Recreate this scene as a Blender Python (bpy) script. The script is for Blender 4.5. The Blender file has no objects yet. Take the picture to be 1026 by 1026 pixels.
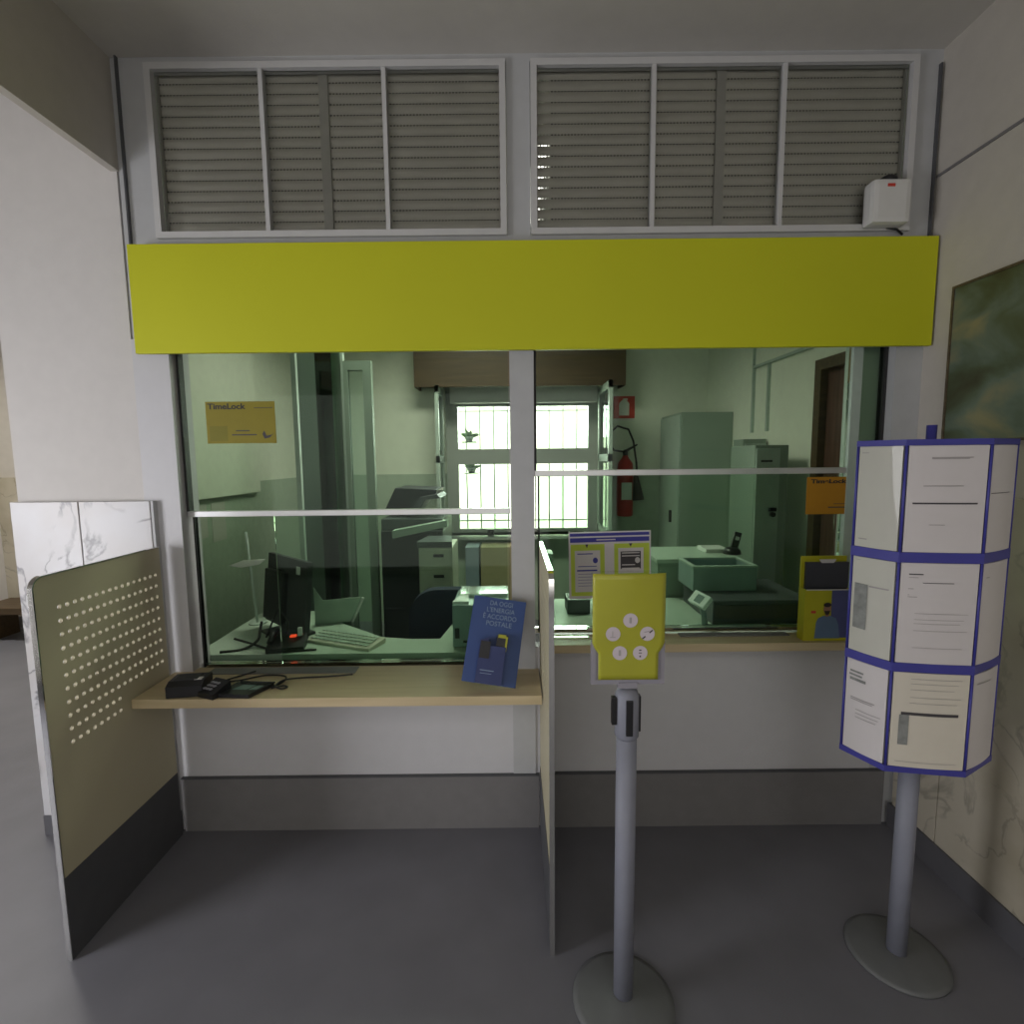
import bpy, bmesh, math, random
from mathutils import Vector, Matrix
random.seed(7)
S = bpy.context.scene
COL = S.collection
PI = math.pi
H = 1.5
# ------------------------------------------------------------------ camera
FPX = 520.0
PITCH, ROLL = math.radians(6.0), math.radians(-0.6)
cam_d = bpy.data.cameras.new('camera'); cam = bpy.data.objects.new('camera', cam_d); COL.objects.link(cam)
cam_d.sensor_fit = 'HORIZONTAL'; cam_d.sensor_width = 36.0; cam_d.lens = 36.0 * FPX / 1026.0
cam_d.clip_start = 0.02; cam_d.clip_end = 100
def cam_rows():
    cp, sp, cr, sr = math.cos(PITCH), math.sin(PITCH), math.cos(ROLL), math.sin(ROLL)
    B = Matrix(((1, 0, 0), (0, 0, -1), (0, 1, 0)))
    Rx = Matrix(((1, 0, 0), (0, cp, -sp), (0, sp, cp)))
    Rz = Matrix(((cr, -sr, 0), (sr, cr, 0), (0, 0, 1)))
    return Rz @ Rx @ B
MC = cam_rows()
_r, _u, _b = Vector(MC[0]), -Vector(MC[1]), -Vector(MC[2])
cam.matrix_world = Matrix(((_r.x, _u.x, _b.x, 0), (_r.y, _u.y, _b.y, 0), (_r.z, _u.z, _b.z, H), (0, 0, 0, 1)))
S.camera = cam
def at(px, py, Y):
    """place seen at a pixel and lying Y metres ahead -> (x, z)"""
    v = MC.transposed() @ Vector(((px - 513) / FPX, (py - 513) / FPX, 1))
    t = Y / v.y
    return v.x * t, H + v.z * t

# ------------------------------------------------------------------ materials
def new_mat(name):
    m = bpy.data.materials.new(name); m.use_nodes = True
    nt = m.node_tree; nt.nodes.clear()
    o = nt.nodes.new('ShaderNodeOutputMaterial')
    return m, nt, o
def mat(name, c, rough=.6, metal=0, var=.06, scale=18, bump=0, spec=.4, coat=0):
    m, nt, o = new_mat(name)
    N = nt.nodes.new; L = nt.links.new
    p = N('ShaderNodeBsdfPrincipled'); L(p.outputs[0], o.inputs[0])
    p.inputs['Roughness'].default_value = rough; p.inputs['Metallic'].default_value = metal
    p.inputs['Specular IOR Level'].default_value = spec; p.inputs['Coat Weight'].default_value = coat
    tc = N('ShaderNodeTexCoord'); n = N('ShaderNodeTexNoise'); n.inputs['Scale'].default_value = scale
    n.inputs['Detail'].default_value = 4
    L(tc.outputs['Object'], n.inputs['Vector'])
    r = N('ShaderNodeValToRGB')
    r.color_ramp.elements[0].color = (*[x * (1 - var) for x in c], 1); r.color_ramp.elements[0].position = .3
    r.color_ramp.elements[1].color = (*[min(1, x * (1 + var)) for x in c], 1); r.color_ramp.elements[1].position = .7
    L(n.outputs['Fac'], r.inputs[0]); L(r.outputs[0], p.inputs['Base Color'])
    if bump:
        b = N('ShaderNodeBump'); b.inputs['Strength'].default_value = bump; b.inputs['Distance'].default_value = .002
        n2 = N('ShaderNodeTexNoise'); n2.inputs['Scale'].default_value = scale * 6
        L(tc.outputs['Object'], n2.inputs['Vector']); L(n2.outputs['Fac'], b.inputs['Height']); L(b.outputs[0], p.inputs['Normal'])
    return m
def emit(name, c, s):
    m, nt, o = new_mat(name)
    e = nt.nodes.new('ShaderNodeEmission'); e.inputs[0].default_value = (*c, 1); e.inputs[1].default_value = s
    nt.links.new(e.outputs[0], o.inputs[0]); return m
def glass(name, tint, ior=1.5, rough=0.0):
    m, nt, o = new_mat(name); N = nt.nodes.new; L = nt.links.new
    t = N('ShaderNodeBsdfTransparent'); t.inputs[0].default_value = (*tint, 1)
    g = N('ShaderNodeBsdfGlossy'); g.inputs['Roughness'].default_value = rough; g.inputs[0].default_value = (.9, 1, .93, 1)
    f = N('ShaderNodeFresnel'); f.inputs[0].default_value = ior
    mx = N('ShaderNodeMixShader'); L(f.outputs[0], mx.inputs[0]); L(t.outputs[0], mx.inputs[1]); L(g.outputs[0], mx.inputs[2])
    L(mx.outputs[0], o.inputs[0]); return m
def marble(name, base, vein, tan, amt=.5, scale=2.2, rot=.6):
    m, nt, o = new_mat(name); N = nt.nodes.new; L = nt.links.new
    p = N('ShaderNodeBsdfPrincipled'); L(p.outputs[0], o.inputs[0]); p.inputs['Roughness'].default_value = .28
    tc = N('ShaderNodeTexCoord'); mp = N('ShaderNodeMapping'); mp.inputs['Rotation'].default_value = (rot, rot, .3)
    L(tc.outputs['Object'], mp.inputs[0])
    n = N('ShaderNodeTexNoise'); n.inputs['Scale'].default_value = scale; n.inputs['Detail'].default_value = 8; n.inputs['Distortion'].default_value = 1.2
    L(mp.outputs[0], n.inputs['Vector'])
    r = N('ShaderNodeValToRGB'); e = r.color_ramp.elements
    e[0].position = .475; e[0].color = (0, 0, 0, 1); e[1].position = .515; e[1].color = (0, 0, 0, 1)
    k = e.new(.495); k.color = (1, 1, 1, 1)
    L(n.outputs['Fac'], r.inputs[0])
    n3 = N('ShaderNodeTexNoise'); n3.inputs['Scale'].default_value = scale * 2.1; L(tc.outputs['Object'], n3.inputs['Vector'])
    r3 = N('ShaderNodeValToRGB'); r3.color_ramp.elements[0].position = .38; r3.color_ramp.elements[1].position = .52
    L(n3.outputs['Fac'], r3.inputs[0])
    mu = N('ShaderNodeMath'); mu.operation = 'MULTIPLY'; L(r.outputs[0], mu.inputs[0]); L(r3.outputs[0], mu.inputs[1])
    mu2 = N('ShaderNodeMath'); mu2.operation = 'MULTIPLY'; mu2.inputs[1].default_value = amt; L(mu.outputs[0], mu2.inputs[0])
    n2 = N('ShaderNodeTexNoise'); n2.inputs['Scale'].default_value = scale * .9; n2.inputs['Detail'].default_value = 5; L(mp.outputs[0], n2.inputs['Vector'])
    r2 = N('ShaderNodeValToRGB'); r2.color_ramp.elements[0].color = (*tan, 1); r2.color_ramp.elements[0].position = .33
    r2.color_ramp.elements[1].color = (*base, 1); r2.color_ramp.elements[1].position = .55
    L(n2.outputs['Fac'], r2.inputs[0])
    mx = N('ShaderNodeMix'); mx.data_type = 'RGBA'; L(mu2.outputs[0], mx.inputs[0]); L(r2.outputs[0], mx.inputs[6]); mx.inputs[7].default_value = (*vein, 1)
    L(mx.outputs[2], p.inputs['Base Color']); return m
def wood(name, c1, c2, rough=.5, axis=(1, 14, 14), sc=3):
    m, nt, o = new_mat(name); N = nt.nodes.new; L = nt.links.new
    p = N('ShaderNodeBsdfPrincipled'); L(p.outputs[0], o.inputs[0]); p.inputs['Roughness'].default_value = rough
    tc = N('ShaderNodeTexCoord'); mp = N('ShaderNodeMapping'); mp.inputs['Scale'].default_value = axis
    L(tc.outputs['Object'], mp.inputs[0]); n = N('ShaderNodeTexNoise'); n.inputs['Scale'].default_value = sc; n.inputs['Detail'].default_value = 6
    L(mp.outputs[0], n.inputs['Vector']); r = N('ShaderNodeValToRGB')
    r.color_ramp.elements[0].color = (*c1, 1); r.color_ramp.elements[0].position = .35
    r.color_ramp.elements[1].color = (*c2, 1); r.color_ramp.elements[1].position = .65
    L(n.outputs['Fac'], r.inputs[0]); L(r.outputs[0], p.inputs['Base Color']); return m
def canvas(name):
    m, nt, o = new_mat(name); N = nt.nodes.new; L = nt.links.new
    p = N('ShaderNodeBsdfPrincipled'); L(p.outputs[0], o.inputs[0]); p.inputs['Roughness'].default_value = .35
    tc = N('ShaderNodeTexCoord'); mp = N('ShaderNodeMapping'); mp.inputs['Scale'].default_value = (1, 1.6, 3.4)
    L(tc.outputs['Object'], mp.inputs[0]); n = N('ShaderNodeTexNoise'); n.inputs['Scale'].default_value = 1.9; n.inputs['Detail'].default_value = 5; n.inputs['Distortion'].default_value = .6
    L(mp.outputs[0], n.inputs['Vector']); r = N('ShaderNodeValToRGB'); e = r.color_ramp.elements
    e[0].color = (.055, .05, .025, 1); e[0].position = .3; e[1].color = (.26, .24, .13, 1); e[1].position = .68
    a = e.new(.42); a.color = (.08, .10, .055, 1); b = e.new(.55); b.color = (.13, .17, .13, 1)
    L(n.outputs['Fac'], r.inputs[0]); L(r.outputs[0], p.inputs['Base Color']); return m

M = dict(
 wall=mat('wall_paint', (.66, .64, .62), .85, var=.02, bump=.15),
 wall_warm=mat('wall_paint_warm', (.53, .50, .45), .85, var=.03, bump=.15),
 ceil=mat('ceiling_paint', (.58, .56, .52), .9, var=.02, bump=.1),
 office=mat('office_wall_paint', (.74, .78, .66), .85, var=.03),
 office_low=mat('office_wainscot_paint', (.42, .50, .40), .6, var=.06),
 floor=mat('floor_linoleum', (.165, .165, .185), .42, var=.07, scale=5, spec=.35),
 vinyl=mat('grey_vinyl_skirting', (.20, .195, .195), .5, var=.04),
 base=mat('dark_skirting', (.105, .105, .115), .5, var=.04),
 panelw=mat('white_laminate', (.60, .60, .62), .5, var=.015),
 frame=mat('grey_painted_frame', (.50, .51, .52), .5, var=.03),
 framelight=mat('light_painted_frame', (.60, .60, .60), .45, var=.02),
 winframe=mat('grey_green_window_frame', (.34, .36, .34), .5, var=.03),
 alu=mat('aluminium', (.62, .63, .63), .3, .7, var=.03),
 steelgloss=mat('polished_steel', (.8, .8, .78), .08, 1, var=.02),
 lime=mat('lime_panel', (.60, .62, .014), .6, var=.03, scale=1.5),
 slat=mat('shutter_slat', (.55, .52, .47), .5, var=.05, scale=9),
 slatguide=mat('shutter_guide', (.46, .44, .41), .5),
 olive=mat('olive_metal', (.50, .46, .32), .5, var=.03, scale=3, spec=.3),
 cream=mat('cream_metal', (.75, .70, .58), .5, var=.02),
 darkgrey=mat('dark_grey_metal', (.085, .088, .095), .45, var=.05),
 maple=wood('maple_laminate', (.54, .44, .26), (.61, .50, .31), .45),
 gasket=mat('black_gasket', (.03, .03, .03), .5),
 glass=glass('green_glass', (.865, .922, .868), 1.22),
 glass2=glass('green_glass_inner', (.84, .905, .85), 1.12),
 glassc=glass('clear_glass', (.88, .95, .93)),
 acrylic=glass('clear_acrylic', (.96, .97, .96), 1.3),
 marble=marble('white_marble', (.56, .56, .58), (.13, .13, .14), (.47, .44, .42), .85, 2.3, .9),
 marble_r=marble('stained_marble', (.52, .48, .39), (.10, .095, .08), (.38, .34, .25), .4, 2.6, .2),
 black=mat('black_plastic', (.016, .016, .018), .35, var=.1),
 black2=mat('matt_black_plastic', (.03, .031, .034), .6, var=.1),
 rubber=mat('black_cable', (.02, .02, .02), .55),
 white=mat('white_plastic', (.72, .72, .70), .35, var=.02),
 paper=mat('white_paper', (.64, .61, .61), .7, var=.015, spec=.3, coat=.3),
 paper_w=mat('cream_paper', (.66, .62, .53), .7, var=.02, spec=.3, coat=.3),
 paper_g=mat('greenish_paper', (.54, .54, .48), .7, var=.02, coat=.3),
 ink=mat('black_ink', (.06, .055, .06), .6), inkg=mat('grey_ink', (.36, .34, .34), .6), inkb=mat('blue_ink', (.05, .05, .30), .6),
 grey_print=mat('grey_print', (.24, .25, .24), .6, var=.2, scale=60),
 bluep=mat('blue_plastic', (.055, .055, .30), .4, var=.05),
 bluec=mat('blue_card', (.035, .075, .23), .45, var=.05), bluec2=mat('deep_blue_card', (.028, .042, .14), .45), ltblue=mat('light_blue_print', (.22, .30, .42), .6),
 lime2=mat('lime_paper', (.40, .40, .03), .45, var=.03, coat=.4), limep=mat('lime_print', (.50, .62, .06), .5),
 pink=mat('pale_pink_print', (.60, .54, .58), .6),
 amber=mat('amber_sticker', (.25, .21, .012), .6, var=.04), orange=mat('orange_sticker', (.44, .21, .012), .6, var=.04),
 stgrey=mat('stanchion_grey', (.24, .25, .30), .5, 0, var=.04), stbase=mat('stanchion_base', (.14, .147, .148), .45, 0, var=.06),
 framegrey=mat('sign_frame_grey', (.30, .29, .33), .5),
 cab=mat('steel_cabinet_green', (.26, .33, .27), .45, var=.04, scale=4), cabl=mat('light_cabinet', (.40, .48, .42), .45),
 desk=mat('desk_grey_green', (.42, .50, .42), .45, var=.03),
 brown=wood('brown_wood', (.065, .042, .02), (.10, .065, .03), .5), brown2=wood('door_wood', (.075, .035, .025), (.13, .065, .045), .45, (14, 14, 1)),
 red=mat('red_enamel', (.50, .03, .025), .3), signred=mat('sign_red', (.60, .06, .04), .45),
 navy=mat('navy_fabric', (.012, .016, .04), .9, var=.15), copier=mat('dark_copier', (.02, .025, .028), .5), copier2=mat('grey_copier', (.08, .09, .095), .5),
 beige=mat('beige_plastic', (.58, .57, .48), .45), tealp=mat('grey_teal_plastic', (.25, .33, .32), .35),
 glosswhite=mat('gloss_white', (.7, .72, .7), .04, .55, var=.01),
 box=mat('cardboard', (.36, .31, .18), .8), filebox=mat('file_box', (.25, .30, .36), .7),
 leaf=mat('leaf_green', (.05, .09, .03), .6, var=.3), iron=mat('grille_iron', (.22, .22, .20), .5),
 extwall=mat('exterior_plaster', (.82, .80, .66), .9, var=.03, scale=2), extground=mat('exterior_paving', (.45, .44, .4), .9),
 canvas=canvas('dim_landscape_paint'), frameb=wood('old_frame_wood', (.07, .05, .03), (.12, .09, .05), .5),
 skin=mat('skin_print', (.36, .19, .13), .6), hair=mat('hair_print', (.03, .02, .02), .6), shirt=mat('shirt_print', (.13, .20, .32), .6),
 yellow=mat('yellow_card', (.50, .47, .02), .45), violet=mat('violet_blue_print', (.09, .10, .25), .5),
 redled=emit('red_lamp', (1, .08, .03), 1.2), tube=emit('lit_lamp_tube', (1, .98, .9), 5.0),
 orangetag=mat('orange_tag', (.75, .22, .04), .5), screen=mat('grey_screen', (.16, .24, .23), .3),
 mint=mat('pale_mint_plastic', (.85, .92, .90), .3),
)
# ------------------------------------------------------------------ mesh builder
class MB:
    def __init__(s): s.bm = bmesh.new()
    def face(s, pts, mi=0):
        f = s.bm.faces.new([s.bm.verts.new(p) for p in pts]); f.material_index = mi; return s
    def box(s, x0, x1, y0, y1, z0, z1, mi=0, bev=0, mtx=None):
        x0, x1 = sorted((x0, x1)); y0, y1 = sorted((y0, y1)); z0, z1 = sorted((z0, z1))
        vs = [s.bm.verts.new(p) for p in ((x0, y0, z0), (x1, y0, z0), (x1, y1, z0), (x0, y1, z0), (x0, y0, z1), (x1, y0, z1), (x1, y1, z1), (x0, y1, z1))]
        fs = [s.bm.faces.new([vs[i] for i in q]) for q in ((0, 3, 2, 1), (4, 5, 6, 7), (0, 1, 5, 4), (1, 2, 6, 5), (2, 3, 7, 6), (3, 0, 4, 7))]
        for f in fs: f.material_index = mi
        if bev:
            es = list({e for f in fs for e in f.edges})
            g = bmesh.ops.bevel(s.bm, geom=es, offset=bev, segments=2, affect='EDGES', profile=.7)
            for f in g['faces']: f.material_index = mi
            vs = list({v for f in g['faces'] for v in f.verts})
        if mtx is not None:
            bmesh.ops.transform(s.bm, matrix=mtx, verts=list({v for v in vs if v.is_valid}))
        return s
    def cyl(s, a, b, r, r2=None, n=24, mi=0, caps=True):
        a, b = Vector(a), Vector(b); r2 = r if r2 is None else r2
        d = (b - a).normalized(); t = Vector((1, 0, 0)) if abs(d.x) < .9 else Vector((0, 1, 0))
        u = d.cross(t).normalized(); w = d.cross(u)
        A = [s.bm.verts.new(a + r * (math.cos(2 * PI * i / n) * u + math.sin(2 * PI * i / n) * w)) for i in range(n)]
        B = [s.bm.verts.new(b + r2 * (math.cos(2 * PI * i / n) * u + math.sin(2 * PI * i / n) * w)) for i in range(n)]
        for i in range(n):
            j = (i + 1) % n; f = s.bm.faces.new((A[i], A[j], B[j], B[i])); f.smooth = True; f.material_index = mi
        if caps:
            f = s.bm.faces.new(A[::-1]); f.material_index = mi; f = s.bm.faces.new(B); f.material_index = mi
        return s
    def lathe(s, prof, c=(0, 0), n=32, mi=0):
        rings = []
        for r, z in prof:
            rings.append([s.bm.verts.new((c[0] + max(r, 1e-4) * math.cos(2 * PI * i / n), c[1] + max(r, 1e-4) * math.sin(2 * PI * i / n), z)) for i in range(n)])
        for A, B in zip(rings, rings[1:]):
            for i in range(n):
                j = (i + 1) % n; f = s.bm.faces.new((A[i], A[j], B[j], B[i])); f.smooth = True; f.material_index = mi
        s.bm.faces.new(rings[0][::-1]).material_index = mi; s.bm.faces.new(rings[-1]).material_index = mi
        return s
    def tube(s, pts, r, n=8, mi=0):
        pts = [Vector(p) for p in pts]; rings = []
        for i, p in enumerate(pts):
            d = (pts[min(i + 1, len(pts) - 1)] - pts[max(i - 1, 0)]).normalized()
            t = Vector((0, 0, 1)) if abs(d.z) < .9 else Vector((1, 0, 0))
            u = d.cross(t).normalized(); w = d.cross(u)
            rings.append([s.bm.verts.new(p + r * (math.cos(2 * PI * k / n) * u + math.sin(2 * PI * k / n) * w)) for k in range(n)])
        for A, B in zip(rings, rings[1:]):
            for i in range(n):
                j = (i + 1) % n; f = s.bm.faces.new((A[i], A[j], B[j], B[i])); f.smooth = True; f.material_index = mi
        s.bm.faces.new(rings[0][::-1]).material_index = mi; s.bm.faces.new(rings[-1]).material_index = mi
        return s
    def prism(s, poly, d0, d1, axis='z', mi=0):
        """poly in the two other axes, extruded along axis"""
        def P(a, b, d):
            return {'z': (a, b, d), 'y': (a, d, b), 'x': (d, a, b)}[axis]
        A = [s.bm.verts.new(P(a, b, d0)) for a, b in poly]; B = [s.bm.verts.new(P(a, b, d1)) for a, b in poly]
        n = len(poly)
        for i in range(n):
            j = (i + 1) % n; s.bm.faces.new((A[i], A[j], B[j], B[i])).material_index = mi
        s.bm.faces.new(A[::-1]).material_index = mi; s.bm.faces.new(B).material_index = mi
        return s
    def disc(s, x, z, rx, rz, y0, y1, n=24, mi=0):
        return s.prism([(x + rx * math.cos(2 * PI * i / n), z + rz * math.sin(2 * PI * i / n)) for i in range(n)], y0, y1, 'y', mi)
    def sphere(s, c, r, sc=(1, 1, 1), mi=0, u=20, v=12):
        g = bmesh.ops.create_uvsphere(s.bm, u_segments=u, v_segments=v, radius=r)
        for w in g['verts']: w.co = Vector((w.co.x * sc[0], w.co.y * sc[1], w.co.z * sc[2])) + Vector(c)
        for w in g['verts']:
            for f in w.link_faces: f.smooth = True; f.material_index = mi
        return s
    def build(s, name, mats, parent=None, rot=None):
        bmesh.ops.recalc_face_normals(s.bm, faces=s.bm.faces)
        me = bpy.data.meshes.new(name); s.bm.to_mesh(me); s.bm.free()
        for m in (mats if isinstance(mats, (list, tuple)) else [mats]): me.materials.append(M[m] if isinstance(m, str) else m)
        o = bpy.data.objects.new(name, me); COL.objects.link(o)
        if parent is not None: o.parent = parent
        if rot: o.rotation_euler = rot
        return o
def tag(o, label, cat, group=None, kind=None):
    o['label'] = label; o['category'] = cat
    if group: o['group'] = group
    if kind: o['kind'] = kind
    return o
def thing(name, label, cat, loc=(0, 0, 0), rot=(0, 0, 0), group=None):
    o = bpy.data.objects.new(name, None); o.empty_display_size = .05; COL.objects.link(o)
    o.location = loc; o.rotation_euler = rot
    return tag(o, label, cat, group)
def struct(name, mb, m):
    o = mb.build(name, m); o['kind'] = 'structure'; return o
def text(name, body, size, m, parent, loc, rot=(PI / 2, 0, 0), width=None, ext=.0004, align='CENTER', bold=0):
    cu = bpy.data.curves.new(name, 'FONT'); cu.body = body; cu.size = size; cu.extrude = ext; cu.offset = bold
    cu.align_x = align; cu.align_y = 'CENTER'
    tmp = bpy.data.objects.new(name + '_t', cu); COL.objects.link(tmp)
    bpy.context.view_layer.update()
    me = bpy.data.meshes.new_from_object(tmp.evaluated_get(bpy.context.evaluated_depsgraph_get()))
    bpy.data.objects.remove(tmp)
    if width:
        xs = [v.co.x for v in me.vertices]; w = max(xs) - min(xs)
        for v in me.vertices: v.co.x *= width / w
    me.materials.clear(); me.materials.append(M[m])
    o = bpy.data.objects.new(name, me); COL.objects.link(o); o.parent = parent; o.location = loc; o.rotation_euler = rot
    return o

# ================================================================== SETTING
D = 1.98            # front plane of the counter wall
CZ = 2.91
WR = 1.535          # right wall
WL = -1.397         # lintel wall over the left opening
HX = -4.6           # far left wall of the hall
YF = 4.70           # office rear wall (inner face)
YH = 4.65           # hall end wall
YB = -2.6           # wall behind the camera
struct('floor', MB().box(HX, WR + .1, YB, 5.0, -.1, 0), 'floor')
struct('ceiling', MB().box(HX, 1.9, YB, 5.0, CZ, CZ + .1), 'ceil')
struct('wall_right', MB().box(WR, WR + .15, YB, D + .12, 0, CZ), 'wall_warm')
struct('wall_left', MB().box(WL - .03, WL, YB, D, 2.535, CZ), 'wall_warm')
struct('wall_behind', MB().box(HX, WR + .15, YB - .1, YB, 0, CZ), 'wall')
struct('wall_hall_left', MB().box(HX - .1, HX, 2.2, 5.0, 0, CZ).box(HX, -3.3, YB, 2.2, 0, CZ), 'wall')
struct('wall_hall_end', MB().box(HX, -1.98, YH, YH + .1, 1.37, CZ), 'wall_warm')
struct('trim_8', MB().box(HX, -1.98, YH - .02, YH + .1, .1, 1.37), 'marble_r')
struct('baseboard_hall_end', MB().box(HX, -1.98, YH - .03, YH + .1, 0, .1), 'vinyl')
# stub wall left of the counter, continues back as the office's side wall
struct('wall_hall_side', MB().box(-1.888, -1.405, D, D + .1, 0, CZ).box(-1.888, -1.86, D + .1, YH, 0, CZ), 'wall')
mb = MB(); mb.box(-1.898, -1.642, D - .025, D, .085, 1.35, bev=.002); mb.box(-1.638, -1.37, D - .025, D, .085, 1.35, bev=.002)
struct('trim_6', mb, 'marble')
struct('trim_1', MB().box(-1.37, -1.359, D - .022, D, .085, 1.35), 'frame')
struct('baseboard_left', MB().box(-1.90, -1.359, D - .028, D, 0, .085), 'base')
# counter wall: posts, header and lower panel
struct('wall_front_post_left', MB().box(-1.405, -1.27, D, D + .12, 0, 1.95), 'panelw')
struct('wall_front_post_middle', MB().box(-.004, .086, D - .005, D + .12, 0, 1.95), 'frame')
struct('wall_front_post_right', MB().box(1.435, WR, D, D + .12, 0, 1.95), 'frame')
mb = MB().box(-1.27, -.004, D, D + .06, .0, .635).box(.086, 1.435, D, D + .06, 0, .755)
struct('wall_front_front', mb, 'panelw')
struct('baseboard_front', MB().box(-1.343, .098, D - .012, D - .0005, 0, .225).box(.122, 1.49, D - .012, D - .0005, 0, .23), 'vinyl')
struct('trim_2', MB().box(-1.343, .098, D - .016, D - .0005, .225, .230).box(.122, 1.49, D - .016, D - .0005, .23, .235), 'darkgrey')
# header with two openings
hz0, hz1 = 2.30, 2.885
mb = MB().box(WL, WR, D, D + .12, 1.95, hz0).box(WL, WR, D, D + .12, hz1, CZ)
mb.box(WL, -1.275, D, D + .12, hz0, hz1).box(-.006, .078, D, D + .12, hz0, hz1).box(1.445, WR, D, D + .12, hz0, hz1)
struct('wall_front_header', mb, 'frame')
struct('trim_3', MB().box(-1.374, -1.368, D - .012, D, 1.95, CZ).box(1.520, 1.526, D - .012, D, 1.95, 2.86), 'darkgrey')
# right wall marble dado, skirting and ledge
mb = MB()
y = YB
while y < 1.94:
    y2 = min(y + .62, 1.95); mb.box(WR - .022, WR, y + .002, y2 - .002, .1, 1.36, bev=.0015); y = y2
struct('trim_7', mb, 'marble_r')
struct('baseboard_right', MB().box(WR - .03, WR, YB, D - .02, 0, .1), 'base')
struct('trim_5', MB().box(WR - .005, WR, YB, D - .01, 2.478, 2.487), 'vinyl')
# ---- office shell
struct('wall_office_left', MB().box(-1.86, -1.84, D + .1, YF, 1.35, CZ), 'office')
struct('trim_9', MB().box(-1.86, -1.835, D + .1, YF, 0, 1.35), 'office_low')
wx0, wx1, wz0, wz1 = -.60, .80, .80, 2.26
mb = MB().box(-1.86, wx0, YF, YF + .3, 1.36, CZ).box(wx1, 1.78, YF, YF + .3, 1.36, CZ).box(wx0, wx1, YF, YF + .3, wz1, CZ)
struct('wall_office_back', mb, 'office')
mb = MB().box(-1.86, wx0, YF - .012, YF + .3, 0, 1.36).box(wx1, 1.78, YF - .012, YF + .3, 0, 1.36).box(wx0, wx1, YF - .012, YF + .3, 0, wz0)
struct('trim_10', mb, 'office_low')
OX = 1.75
mb = MB().box(OX, OX + .12, 3.02, YF, 0, CZ).box(OX, OX + .12, 2.10, 3.02, 2.03, CZ)
struct('wall_office_right', mb, 'office')
struct('wall_office_return', MB().box(WR, OX + .12, D + .12, D + .2, 0, CZ), 'office')
# brown door in the office's right wall
d = MB().box(OX + .03, OX + .07, 2.22, 2.97, .01, 1.97).build('door_1', 'brown2'); d['kind'] = 'structure'
mb = MB().box(OX - .012, OX + .1, 2.97, 3.03, 0, 2.03).box(OX - .012, OX + .1, 2.18, 2.24, 0, 2.03).box(OX - .012, OX + .1, 2.24, 2.97, 1.97, 2.03)
mb.build('door_frame', 'brown', d)
MB().cyl((OX + .03, 2.34, 1.02), (OX - .03, 2.34, 1.02), .01).cyl((OX - .03, 2.34, 1.02), (OX - .03, 2.46, 1.02), .009).build('door_handle', 'steelgloss', d)
# conduit on the right office wall
mb = MB().box(OX - .019, OX - .001, 2.3, 3.80, 2.112, 2.13).box(OX - .019, OX - .001, 3.78, 3.80, 1.66, 2.112).box(OX - .019, OX - .001, 3.79, 3.80, 2.13, CZ - .001).box(OX - .019, OX - .001, 3.56, 3.58, 1.66, 2.112)
tag(mb.build('cable_conduit', 'cabl'), 'pale cable conduit running along the office side wall above the brown door', 'conduit')

# ---- office window: fixed frame, rail, sill, panes
wy = YF + .15
w = MB().box(wx0, -.495, wy, wy + .06, wz0, wz1).box(.715, wx1, wy, wy + .06, wz0, wz1).box(.06, .155, wy, wy + .06, wz0 + .06, 2.0)
w.box(-.495, .715, wy, wy + .06, 1.97, wz1).box(-.495, .715, wy, wy + .06, 1.44, 1.58).box(-.495, .715, wy, wy + .06, wz0, .83)
w = w.build('window_1', 'winframe'); w['kind'] = 'structure'
MB().box(-.5, .72, wy + .025, wy + .031, .83, 2.0).build('window_pane', 'glassc', w)
MB().box(wx0 - .05, wx1 + .0, YF - .14, wy, .775, .80).build('window_sill', 'glosswhite', w)
# casement leaves opened into the room
for nm, x, sgn in (('casement', .775, 1), ('casement', -.60, -1)):
    c = MB(); xa, xb = (x, x + .028) if sgn > 0 else (x - .028, x)
    yo = 4.15 if sgn > 0 else 4.35
    c.box(xa, xb, yo, yo + .05, .84, 2.10).box(xa, xb, YF - .06, YF - .015, .84, 2.10).box(xa, xb, yo, YF - .015, .84, .90).box(xa, xb, yo, YF - .015, 2.04, 2.10).box(xa, xb, yo, YF - .015, 1.46, 1.52)
    c = c.build('casement_frame', 'cabl', w)
    MB().box(xa + .01, xb - .01, yo + .05, YF - .06, .90, 2.04).build('casement_pane', 'glassc', c)
# window grille
gr = thing('window_grille', 'dark iron bars outside the office window', 'grille', (0, 5.12, 0))
for x in (-.44, -.305, -.17, -.035, .10, .235, .37, .505, .64):
    MB().cyl((x, 0, .5), (x, 0, 2.3), .0065, n=8).build('bar', 'iron', gr)
for z in (.62, .88, 1.95):
    MB().box(-.62, .82, -.006, .006, z - .006, z + .006).build('cross_bar', 'iron', gr)
# outside
tag(MB().box(-6, 7, 8.5, 8.8, -.5, 5).build('building_wall', 'extwall'), 'sunlit cream wall of the building facing the office window', 'wall')
struct('ground_outside', MB().box(-6, 7, 5.0, 8.5, -.35, -.25), 'extground')
def sprig(x, z, y, k, label):
    mb = MB(); rnd = random.Random(k)
    for i in range(16):
        a = rnd.uniform(-1.4, 1.4); l = rnd.uniform(.05, .11); bx, bz = x + l * math.sin(a), z + l * math.cos(a) * .8
        by = y + rnd.uniform(-.04, .04); wv = Vector((math.cos(a), .4, -math.sin(a))) * .014
        p0, p2, pm = Vector((x, y, z)), Vector((bx, by, bz)), Vector(((x + bx) / 2, (y + by) / 2, (z + bz) / 2))
        mb.face([p0, pm + wv, p2, pm - wv])
    mb.lathe([(.03, z - .045), (.045, z - .005), (.04, z)], (x, y), 12, 1)
    mb.lathe([(.004, z - .046), (.004, z - .045)], (x, y), 6, 1)
    tag(mb.build('potted_plant', ['leaf', 'iron']), label, 'plant')
sprig(-.40, 1.70, 4.98, 2, 'small dark leafy pot plant at the upper left window bars')
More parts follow.
